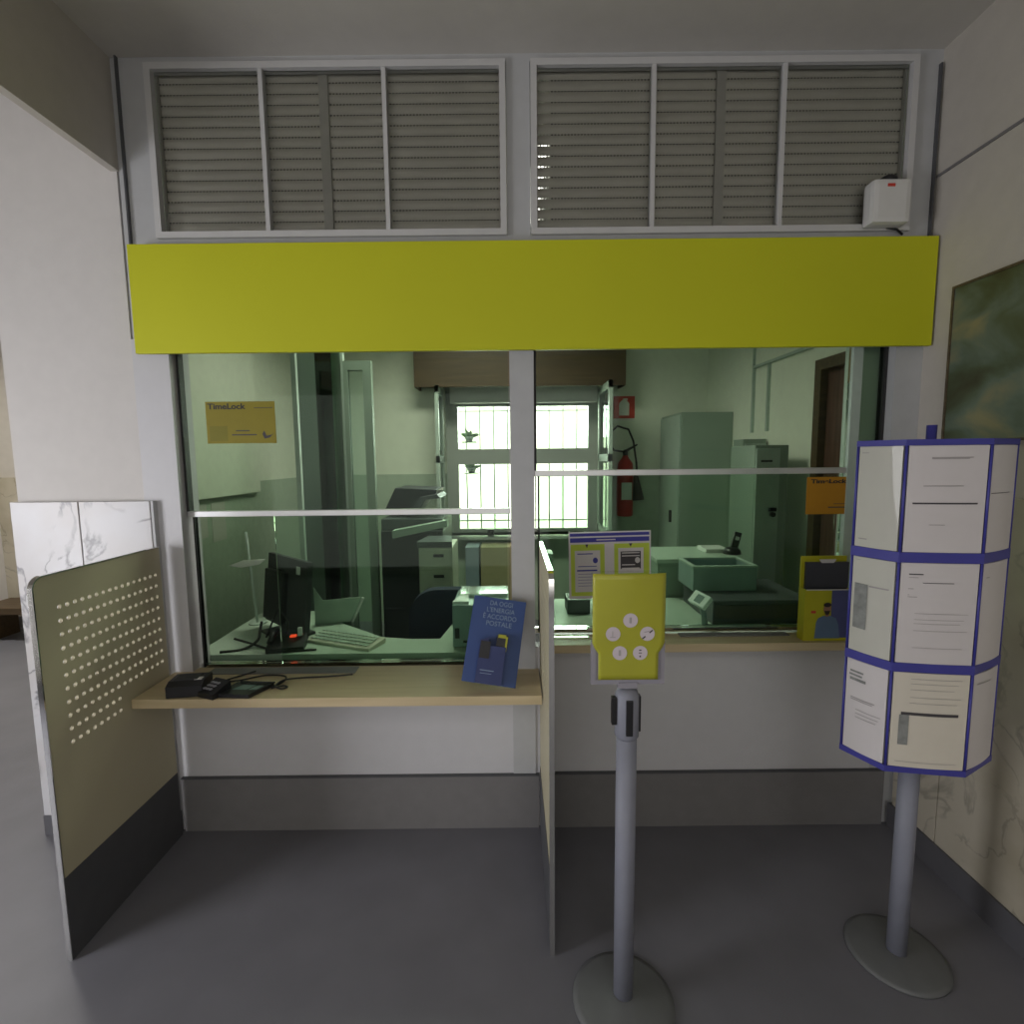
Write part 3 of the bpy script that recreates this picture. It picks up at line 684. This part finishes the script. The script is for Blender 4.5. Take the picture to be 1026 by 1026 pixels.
# ================================================================== PAINTING
t = thing('framed_painting', 'large dim green landscape picture hanging on the right wall', 'picture', (WR, 1.47, 1.80))
MB().box(-.014, -.008, -.37, .37, -.257, .257).build('canvas', 'canvas', t)
MB().box(-.018, 0, .37, .378, -.265, .265).box(-.018, 0, -.378, -.37, -.265, .265).box(-.018, 0, -.37, .37, .257, .265).box(-.018, 0, -.37, .37, -.265, -.257).build('frame', 'frameb', t)

# ================================================================== OFFICE CONTENT
# pelmet over the window
xa, zb = at(415, 388, 4.45); xb, _ = at(627, 388, 4.45)
t = thing('curtain_pelmet', 'brown wooden pelmet box above the office window', 'pelmet', (0, 4.45, 0))
MB().box(xa, xb, 0, .022, zb, zb + .38, bev=.003).build('front_board', 'brown', t)
MB().box(xa, xa + .02, .022, YF - 4.45 - .001, zb, zb + .38).box(xb - .02, xb, .022, YF - 4.45 - .001, zb, zb + .38).build('side_board', 'brown', t)
MB().box(xa, xb, .022, YF - 4.45 - .001, zb + .36, zb + .38).build('top_board', 'brown', t)
tag(MB().box(-.55, .78, YF + .05, YF + .11, 1.99, 2.2, bev=.01).build('rolled_blind', 'white'), 'white rolled blind under the brown pelmet', 'blind')
# fire extinguisher sign and extinguisher
x0, z1 = at(615, 397, YF - .015); x1, z0 = at(636, 419, YF - .015)
t = thing('extinguisher_sign', 'red square sign with a white fire extinguisher symbol on office wall', 'sign', ((x0 + x1) / 2, YF - .003, z0))
w2 = (x1 - x0) / 2; hgt = z1 - z0
MB().box(-w2, w2, -.004, 0, 0, hgt).build('plate', 'signred', t)
MB().box(-.045, .045, -.006, -.004, .025, hgt * .68).prism([(-.045, hgt * .68), (.045, hgt * .68), (.02, hgt * .82), (-.02, hgt * .82)], -.006, -.004, 'y').box(-.012, .03, -.006, -.004, hgt * .82, hgt * .9).build('symbol', 'white', t)
MB().box(-w2, w2, -.0045, 0, -.02, -.004).build('white_edge', 'white', t)
ex, _ = at(626, 500, 4.6); ez0 = at(626, 517, 4.6)[1]; ez1 = at(626, 449, 4.6)[1]
t = thing('fire_extinguisher', 'red fire extinguisher hung on the office wall below its red sign', 'fire extinguisher', (ex, 4.6, ez0))
hh = ez1 - ez0
MB().lathe([(.06, 0), (.072, .01), (.072, hh * .68), (.065, hh * .78), (.03, hh * .86), (.02, hh * .9)], n=28).build('cylinder', 'red', t)
MB().lathe([(.022, hh * .88), (.022, hh * .96), (.01, hh * .98)], n=16).build('valve', 'black', t)
MB().prism([(-.02, hh * .96), (.10, hh * 1.06), (.105, hh * 1.04), (0, hh * .93)], -.012, .012, 'y').build('lever', 'black', t)
MB().tube([(-.02, 0, hh * .95), (-.10, 0, hh * .97), (-.15, 0, hh * 1.08), (-.14, 0, hh * 1.22), (-.07, 0, hh * 1.32), (.02, -.02, hh * 1.27), (.06, -.04, hh * 1.1), (.08, -.07, hh * .8), (.09, -.08, hh * .55)], .009).build('hose', 'rubber', t)
MB().cyl((.075, -.08, hh * .62), (.10, -.085, hh * .25), .018, .05, n=20).build('horn', 'black', t)
MB().box(-.045, .045, -.075, -.068, hh * .25, hh * .5).build('label_patch', 'white', t)
MB().box(-.02, .02, .06, .098, hh * .6, hh * .66).build('wall_bracket', 'black', t)
# tall cabinet
cx0, cz = at(683, 413, 4.13); 
t = thing('tall_steel_cabinet', 'tall grey-green steel cabinet in the far right office corner', 'cabinet', (0, 4.13, 0))
MB().box(cx0, OX - .005, 0, .54, 0, cz, bev=.006).build('body', 'cab', t)
MB().box(cx0 - .012, cx0, .01, .53, .06, cz - .02, bev=.003).build('door', 'cabl', t)
MB().box(cx0 - .03, cx0 - .012, .16, .19, .95, 1.05, bev=.003).build('handle', 'black', t)
MB().box(cx0 + .01, OX - .03, -.004, 0, .05, cz - .05).build('side_sheet', 'cab', t)
# lower cabinets beside it
x0, z1 = at(745, 440, 3.55); x1, _ = at(765, 440, 3.55)
t = thing('steel_cabinet', 'narrow grey steel cabinet directly right of the tall cabinet', 'cabinet', (0, 3.55, 0))
MB().box(x0, OX - .02, 0, .16, 0, z1, bev=.004).build('body', 'cab', t)
MB().box(x0 + .01, OX - .03, -.012, 0, .08, z1 - .03).build('door', 'cabl', t)
MB().box(x0 + .02, x0 + .035, -.025, -.012, .9, 1.0).build('handle', 'black', t)
x0, z1 = at(757, 446, 3.08); x1, _ = at(782, 446, 3.08)
t = thing('electric_box', 'pale green steel locker with a black lock against the office side wall', 'locker', (0, 3.08, 0))
MB().box(x0, x1 + .05, 0, .34, 0, z1, bev=.004).build('body', 'cab', t)
MB().box(x0 + .004, x1 - .004, -.012, 0, .06, z1 - .02, bev=.003).build('door', 'cabl', t)
mb = MB().box(x0 + .03, x1 - .05, -.014, -.012, z1 - .10, z1 - .088); mb.build('vent', 'black2', t)
lx, lz = at(773, 512, 3.07); MB().cyl((lx, -.012, lz - .02), (lx, -.035, lz - .02), .014).box(lx - .02, lx + .02, -.03, -.012, lz + .0, lz + .02).build('lock', 'black', t)
# low counter cabinet with papers and telephone
t = thing('low_cabinet', 'waist-high grey-green cabinet behind the right glass', 'cabinet', (0, 2.72, 0))
x0 = at(658, 562, 2.72)[0]; x1 = at(744, 562, 2.72)[0]
MB().box(x0 + .01, x1 - .01, .012, .38, 0, .93).build('body', 'cab', t)
MB().box(x0, x1, 0, .39, .93, .952, bev=.003).build('top', 'desk', t)
MB().box(x0 + .02, x1 - .02, 0, .012, .06, .91).build('door', 'cab', t)
px, _ = at(715, 550, 2.95)
tag(MB().box(px - .07, px + .06, 2.88, 3.02, .953, .975, bev=.002).build('paper_stack', 'white'), 'stack of white papers beside the small black telephone', 'paper stack')
px, _ = at(734, 556, 2.85)
t = thing('telephone', 'small black cordless telephone standing on the waist-high cabinet', 'telephone', (px, 2.86, .953))
MB().lathe([(.001, 0), (.048, 0), (.045, .02), (.03, .035), (.012, .038)], n=24).build('charging_base', 'black', t)
MB().box(-.02, .02, -.012, .012, .025, .125, bev=.006, mtx=Matrix.Rotation(math.radians(14), 4, 'Y')).build('handset', 'black', t)
MB().box(-.01, .012, -.0135, -.012, .08, .10, mtx=Matrix.Rotation(math.radians(14), 4, 'Y')).build('screen', 'white', t)
# desk behind the right glass and what stands on it
t = thing('office_desk', 'grey-green desk directly behind the right glass', 'desk', (0, 2.12, 0))
MB().box(.14, 1.40, 0, .58, .725, .75, bev=.003).build('desktop', 'desk', t)
for x in (.16, 1.34):
    for y in (.03, .52): MB().box(x, x + .04, y, y + .04, 0, .725).build('leg', 'cab', t)
MB().box(.2, 1.34, .53, .55, .35, .725).build('modesty_panel', 'cab', t)
t = thing('laser_printer', 'low printer with a raised open paper tray behind right glass', 'printer', (1.055, 2.38, .7505))
MB().box(-.17, .27, -.14, .26, 0, .11, bev=.008).build('body', 'copier2', t)
MB().box(-.16, .26, -.145, -.14, .03, .09).build('front_panel', mat('brown_grey', (.07, .06, .05), .5), t)
mb = MB().box(-.20, .10, .03, .04, .11, .22).box(-.20, .10, .24, .25, .11, .22).box(-.20, -.19, .04, .24, .11, .22).box(.09, .10, .04, .24, .11, .22).box(-.19, .09, .04, .24, .11, .12)
mb.build('upper_tray', 'tealp', t)
MB().box(-.205, .105, .025, .045, .22, .23, bev=.002).box(-.205, -.185, .045, .255, .22, .23, bev=.002).box(.085, .105, .045, .255, .22, .23, bev=.002).box(-.185, .085, .235, .255, .22, .23, bev=.002).build('tray_rim', 'cabl', t)
px, pz = at(700, 600, 2.20)
t = thing('payment_terminal', 'tilted pale payment terminal with grey screen on a stand', 'payment terminal', (px, 2.18, .7505))
h = pz - .7505
MB().tube([(.03, .02, 0), (.02, .01, h * .5), (0, .008, h)], .012).build('stand', 'tealp', t)
MB().lathe([(.001, 0), (.04, 0), (.038, .008), (.015, .012)], (.03, .02), 20).build('foot', 'tealp', t)
R_ = Matrix.Translation((0, 0, h)) @ Vector((-.57, -.45, .65)).to_track_quat('-Y', 'Z').to_matrix().to_4x4() @ Matrix.Rotation(math.radians(14), 4, 'Y')
MB().box(-.042, .042, -.012, .012, -.03, .03, bev=.004, mtx=R_).build('housing', 'mint', t)
MB().box(-.017, .017, -.0135, -.012, -.020, .018, mtx=R_).build('screen', 'screen', t)
# box under the poster and small grey box, left part of right bay
tag(MB().box(.16, .20, 2.5, 2.62, .7505, 1.03, bev=.006).build('file_holder', 'cabl'), 'pale upright file holder just right of the middle post', 'file holder')
tag(MB().box(.26, .37, 2.42, 2.55, .7505, .82, bev=.006).build('hole_punch', 'copier2'), 'dark desk punch below the blue and lime poster', 'hole punch')

# left desk
t = thing('teller_desk', 'grey-green L-shaped desk behind the left glass', 'desk', (0, 0, 0))
poly = [(-1.34, 2.10), (-.02, 2.10), (-.02, 2.47), (-.30, 2.47), (-.33, 2.27), (-.46, 2.27), (-.60, 2.30), (-.84, 2.50), (-1.0, 2.72), (-1.34, 2.72)]
MB().prism(poly, .665, .69, 'z').build('desktop', 'desk', t)
for x, y in ((-1.32, 2.13), (-.08, 2.13), (-1.32, 2.66), (-1.1, 2.66), (-.08, 2.42), (-.28, 2.42)): MB().box(x, x + .04, y, y + .04, 0, .665).build('leg', 'cab', t)
ZD = .6905
# monitor
t = thing('monitor', 'black computer monitor seen from behind on the left desk', 'monitor', (-1.065, 2.36, ZD), (0, 0, math.radians(-42)))
MB().box(-.20, .20, -.012, .014, .03, .36, bev=.004, mtx=Matrix.Rotation(math.radians(-6), 4, 'X')).build('back_shell', 'black2', t)
MB().box(-.17, .02, -.040, -.010, .05, .29, bev=.01, mtx=Matrix.Rotation(math.radians(-6), 4, 'X')).build('rear_bulge', 'black', t)
MB().box(.10, .135, -.0145, -.0125, .295, .330, mtx=Matrix.Rotation(math.radians(-6), 4, 'X')).build('white_tag', 'white', t)
MB().box(-.02, .03, -.01, .03, 0, .06).box(-.11, .11, -.07, .09, 0, .012, bev=.004).build('stand', 'black', t)
# telephone / coin scale with red display
px, _ = at(287, 655, 2.16)
t = thing('desk_phone', 'dark desk telephone with a glowing red display below the monitor', 'telephone', (px, 2.175, ZD), (0, 0, math.radians(12)))
MB().prism([(-.06, 0), (.07, 0), (.07, .055), (-.06, .02)], -.075, .075, 'x').build('housing', 'black2', t)
MB().box(.01, .035, .004, .03, .043, .048).build('red_display', 'redled', t)
MB().box(.04, .062, .01, .03, .045, .050).build('orange_tag', 'orangetag', t)
MB().tube([(-.06, -.04, .04), (-.055, 0, .062), (-.05, .045, .065)], .014).build('handset', 'black', t)
MB().box(.045, .062, -.005, .012, .05, .085).build('white_plug', 'white', t)
zc = ZD + .004
cable([(-1.24, 2.12, zc), (-1.16, 2.15, zc), (-1.12, 2.2, zc + .02), (-1.13, 2.25, zc + .05), (-1.135, 2.28, zc + .08)], 'thick black cable climbing to the monitor from the left desk edge', .006)
cable([(-1.22, 2.20, zc + .03), (-1.14, 2.19, zc + .01), (-1.08, 2.17, zc), (-1.02, 2.14, zc), (-.92, 2.13, zc), (-.84, 2.14, zc)], 'black cable lying along the desk edge in front of the desk phone', .005)
cable([(-1.10, 2.24, zc + .02), (-1.07, 2.26, zc + .10), (-1.04, 2.25, zc + .14), (-1.0, 2.24, zc + .09), (-.99, 2.2, zc + .05)], 'pale looped cable hanging behind the monitor', .004)
# keyboard and folders
t = thing('keyboard', 'pale flat keyboard lying right of the monitor on left desk', 'keyboard', (-.745, 2.235, ZD), (0, 0, math.radians(-22)))
MB().prism([(-.06, 0), (.06, 0), (.06, .022), (-.06, .012)], -.17, .17, 'x').build('housing', 'beige', t)
mb = MB()
for i in range(14):
    for j in range(4): mb.box(-.155 + i * .022, -.137 + i * .022, -.045 + j * .024, -.026 + j * .024, .016 + j * .004, .019 + j * .004)
mb.build('keys', 'cabl', t)
t = thing('folder_rack', 'open pale folder standing on the desk right of the monitor', 'folder', (-.905, 2.50, ZD), (0, 0, math.radians(20)))
MB().prism([(-.07, 0), (.11, 0), (.15, .12), (-.03, .12), (-.07, .19)], 0, .006, 'y').build('back_board', 'cabl', t)
MB().prism([(.10, .001), (.11, .001), (.165, .115), (.155, .12)], -.02, .0, 'y').build('front_edge', 'white', t)
# pole and sheet standing in for reflections in the glass
px, _ = at(240, 600, 2.5)
t = thing('reflection_pole', 'thin pale pole and sheet standing in for reflections at the far left of the office', 'reflection', (-1.275, 2.52, 0))
MB().cyl((0, 0, ZD), (-.03, 0, 1.15), .006, n=10).cyl((0, 0, ZD), (0, 0, ZD + .006), .04).build('pole', 'cabl', t)
MB().prism([(-.12, .985), (-.05, 1.01), (.06, 1.015), (.03, .99), (-.06, .975)], -.01, .0, 'y').build('sheet', 'white', t)
# teller printer
t = thing('teller_printer', 'pale grey receipt printer with a shiny top next to blue brochure stand', 'printer', (-.145, 2.16, ZD))
MB().box(-.115, .125, 0, .26, 0, .185, bev=.008).build('body', 'tealp', t)
MB().box(-.10, .122, .13, .27, .186, .200, bev=.002).build('shiny_lid', 'steelgloss', t)
MB().prism([(-.115, .02), (-.045, .02), (-.055, .12), (-.095, .12)], .186, .196, 'z').build('white_cover', 'white', t)
MB().box(-.105, -.085, -.004, 0, .04, .085).build('dark_button', 'black', t)
MB().box(-.07, .10, -.003, 0, .02, .03).build('paper_slot', 'black', t)
# office chair
t = thing('office_chair', 'navy blue fabric office chair with a rounded backrest behind left desk', 'chair', (-.32, 2.56, 0))
def rr(w, h0, h1, r, n=8):
    P = [(w, h0), (w, h1 - r)]
    P += [(w - r + r * math.cos(PI / 2 * i / n), h1 - r + r * math.sin(PI / 2 * i / n)) for i in range(1, n + 1)]
    P += [(-w + r - r * math.sin(PI / 2 * i / n), h1 - r + r * math.cos(PI / 2 * i / n)) for i in range(0, n + 1)]
    P += [(-w, h0)]; return P
MB().prism(rr(.20, .50, .85, .14), -.04, .03, 'y').build('backrest', 'navy', t)
MB().box(-.22, .22, .03, .42, .42, .50, bev=.03).build('seat', 'navy', t)
MB().cyl((0, .25, .08), (0, .25, .42), .03).build('gas_column', 'black', t)
MB().box(-.03, .03, -.01, .05, .44, .60).build('back_bar', 'black', t)
for k in range(5):
    a = 2 * PI * k / 5 + .3
    l = MB().tube([(0, .25, .10), (.16 * math.cos(a), .25 + .16 * math.sin(a), .09), (.27 * math.cos(a), .25 + .27 * math.sin(a), .065)], .018).build('base_leg', 'black', t)
    MB().sphere((.27 * math.cos(a), .25 + .27 * math.sin(a), .028), .028).build('castor', 'black', l)
# copier
xa, _ = at(380, 520, 3.4); xb, _ = at(443, 520, 3.4)
t = thing('photocopier', 'dark office photocopier with a raised sloping lid by the back window', 'photocopier', (xa, 3.42, 0))
w = xb - xa
MB().box(0, w, 0, .55, .06, 1.02, bev=.01).build('body', 'copier', t)
MB().box(.02, w - .02, -.01, 0, .10, .50, bev=.004).build('paper_drawer', 'copier', t)
MB().box(0, w, .02, .55, 1.02, 1.10, bev=.01).build('scanner_bed', 'copier2', t)
MB().prism([(0, 1.14), (.08, 1.30), (w * .88, 1.285), (w * .86, 1.26), (.30, 1.23), (.18, 1.12)], .12, .5, 'y').build('document_feeder', 'copier', t)
MB().prism([(.16, 1.12), (.26, 1.24), (w * .90, 1.26), (w * .96, 1.235), (.30, 1.225), (.22, 1.12)], .04, .4, 'y').build('feeder_tray', 'copier2', t)
MB().prism([(.10, .985), (w * 1.10, 1.06), (w * 1.10, 1.10), (.10, 1.035)], -.10, -.01, 'y').build('output_tray', 'cabl', t)
for x in (.03, w - .07): MB().box(x, x + .04, .04, .08, 0, .06).build('castor', 'black', t)
for x in (.03, w - .07): MB().box(x, x + .04, .44, .48, 0, .06).build('castor', 'black', t)
# drawer unit
x0, z1 = at(419, 549, 3.05); x1, _ = at(453, 549, 3.05); _, zb_ = at(430, 590, 3.05)
t = thing('drawer_unit', 'beige two-drawer desk unit between the copier and the navy chair', 'drawer unit', (0, 3.05, 0))
MB().box(x0, x1, .01, .33, 0, z1 - .0, bev=.004).build('body', 'beige', t)
hd_ = .125
for k in range(3):
    zt = z1 - .012 - k * hd_
    dr = MB().box(x0 + .008, x1 - .008, -.006, .01, zt - hd_ + .012, zt, bev=.002).build('drawer', 'beige', t)
    MB().box(x0 + .09, x1 - .05, -.012, -.006, zt - hd_ * .35, zt - hd_ * .35 + .018).build('handle', 'black', dr)
MB().prism([(x0 - .01, .0), (x1, .0), (x1 - .03, .25), (x0 + .02, .25)], z1, z1 + .035, 'z').build('top_cover', 'copier2', t)
# things under the window
tag(MB().box(-.40, -.285, 4.35, 4.62, 0, .745, bev=.004).build('file_box', 'filebox'), 'tall blue-grey file box under the office window', 'box')
tag(MB().box(-.27, .02, 4.34, 4.62, 0, .745, bev=.004).build('cardboard_box', 'box'), 'olive cardboard box under the office window', 'box')
px, _ = at(492, 537, 4.62)
tag(MB().box(px - .03, px + .03, 4.60, 4.66, .8005, .86, bev=.006).build('small_clock', 'black'), 'small dark clock on the office window sill', 'clock')
# glazed partition at left
t = thing('glazed_partition', 'green glazed office partition with slim pale posts behind left glass', 'partition', (0, 0, 0))
xp = -1.12
MB().box(xp - .008, xp + .008, 2.76, 3.02, .0, 2.3).build('solid_panel', mat('dark_green_panel', (.035, .055, .04), .7, spec=.15), t)
MB().box(xp - .012, xp + .012, 2.735, 2.76, 0, 2.3).build('post', 'cabl', t)
MB().box(xp - .012, xp + .022, 3.48, 3.52, 0, 2.3).build('post', 'cabl', t)
MB().box(xp - .006, xp + .006, 3.02, 3.48, .05, 2.3).build('pane', 'glass', t)
MB().box(xp - .015, xp + .015, 3.02, 3.48, .0, .05).build('bottom_rail', 'cab', t)
mb = MB().box(xp + .022, xp + .05, 3.48, 3.52, 0, 2.14).box(-.97, -.915, 3.48, 3.52, 0, 2.14).box(xp + .05, -.97, 3.48, 3.52, 2.08, 2.14).box(xp + .05, -.97, 3.48, 3.52, 0, .06)
lf = mb.build('door_leaf', 'cab', t)
MB().box(xp + .05, -.97, 3.495, 3.505, .06, 2.08).build('door_pane', 'glassc', lf)
# white board on the left office wall
t = thing('wall_board', 'large pale board fixed to the left office wall behind the yellow sticker', 'board', (-1.84, 0, 0))
MB().box(0, .04, 2.35, 3.72, 1.275, 2.75, bev=.003).build('board', 'office', t)
for i, (y0, y1, z0, z1) in enumerate(((2.55, 2.72, 1.02, 1.20), (2.95, 3.10, 1.04, 1.24), (3.15, 3.30, 1.0, 1.24))):  # pale sheets standing in for reflections in the left glass
    tag(MB().box(-1.835, -1.832, y0, y1, z0, z1).build('reflection_sheet', 'paper_g'), ('pale sheet as a reflection on the left office wall, nearest to the glass', 'pale sheet as a reflection below the board, middle of the three', 'pale sheet as a reflection below the board, farthest from the glass')[i], 'notice')
# dark thing at the hall's end
t = thing('floor_mat_bench', 'low dark brown bench at the end of the hall beyond the marble wall', 'bench', (-3.9, 4.35, 0))
MB().box(-.6, .28, -.15, .2, .24, .30, bev=.01).build('seat', 'brown', t)
for x in (-.55, .2):
    MB().box(x, x + .05, -.12, .15, 0, .24).build('leg', 'brown', t)

# ================================================================== LIGHT
def area(name, loc, target, sx, sy, power, col):
    l = bpy.data.lights.new(name, 'AREA'); l.shape = 'RECTANGLE'; l.size = sx; l.size_y = sy; l.energy = power; l.color = col
    o = bpy.data.objects.new(name, l); COL.objects.link(o); o.location = loc
    l.spread = math.radians(150); o.rotation_euler = (Vector(target) - Vector(loc)).to_track_quat('-Z', 'Y').to_euler(); return o
area('hall_window_light', (-3.27, .5, .98), (-1.2, 1.4, .55), 1.5, 1.6, 58, (.97, .96, 1.0))
area('hall_fill_light', (-3.6, 3.4, CZ - .03), (-3.6, 3.4, 0), 1.0, .4, 36, (1.0, .96, .88))  # overhead fill added to brighten the far end of the hall
area('front_fill_light', (-.85, YB + .04, 1.2), (-.85, 2, 1.15), 4.4, 2.2, 22, (1.0, .965, .94))  # broad fill added behind the camera
area('front_room_fill_light', (.1, -1.3, CZ - .03), (.1, -1.3, 0), 1.6, .9, 13, (1.0, .955, .92))  # unseen overhead fill added behind the camera for the front room
area('office_window_light', (.1, YF + .75, 2.15), (.1, 3.0, .8), 1.5, 1.0, 80, (1.0, .99, .93))
area('office_fill_light', (-.3, 3.3, CZ - .03), (-.3, 3.3, 0), 1.0, .5, 32, (1.0, .97, .85))  # unseen overhead fill added to brighten the office
sun = bpy.data.lights.new('sun', 'SUN'); sun.energy = 16; sun.angle = .01; sun.color = (1, .96, .88)
so = bpy.data.objects.new('sun', sun); COL.objects.link(so); so.rotation_euler = Vector((-.15, .62, -.75)).to_track_quat('-Z', 'Y').to_euler()
W = bpy.data.worlds.new('world'); S.world = W; W.use_nodes = True
W.node_tree.nodes['Background'].inputs[0].default_value = (.80, .90, 1.0, 1); W.node_tree.nodes['Background'].inputs[1].default_value = 1.0

S.view_settings.view_transform = 'Standard'; S.view_settings.look = 'None'
S.view_settings.exposure = 0; S.view_settings.gamma = 1; S.view_settings.use_curve_mapping = False
S.cycles.max_bounces = 10; S.cycles.transparent_max_bounces = 24
S.cycles.caustics_reflective = False; S.cycles.caustics_refractive = False
S.cycles.sample_clamp_indirect = 6
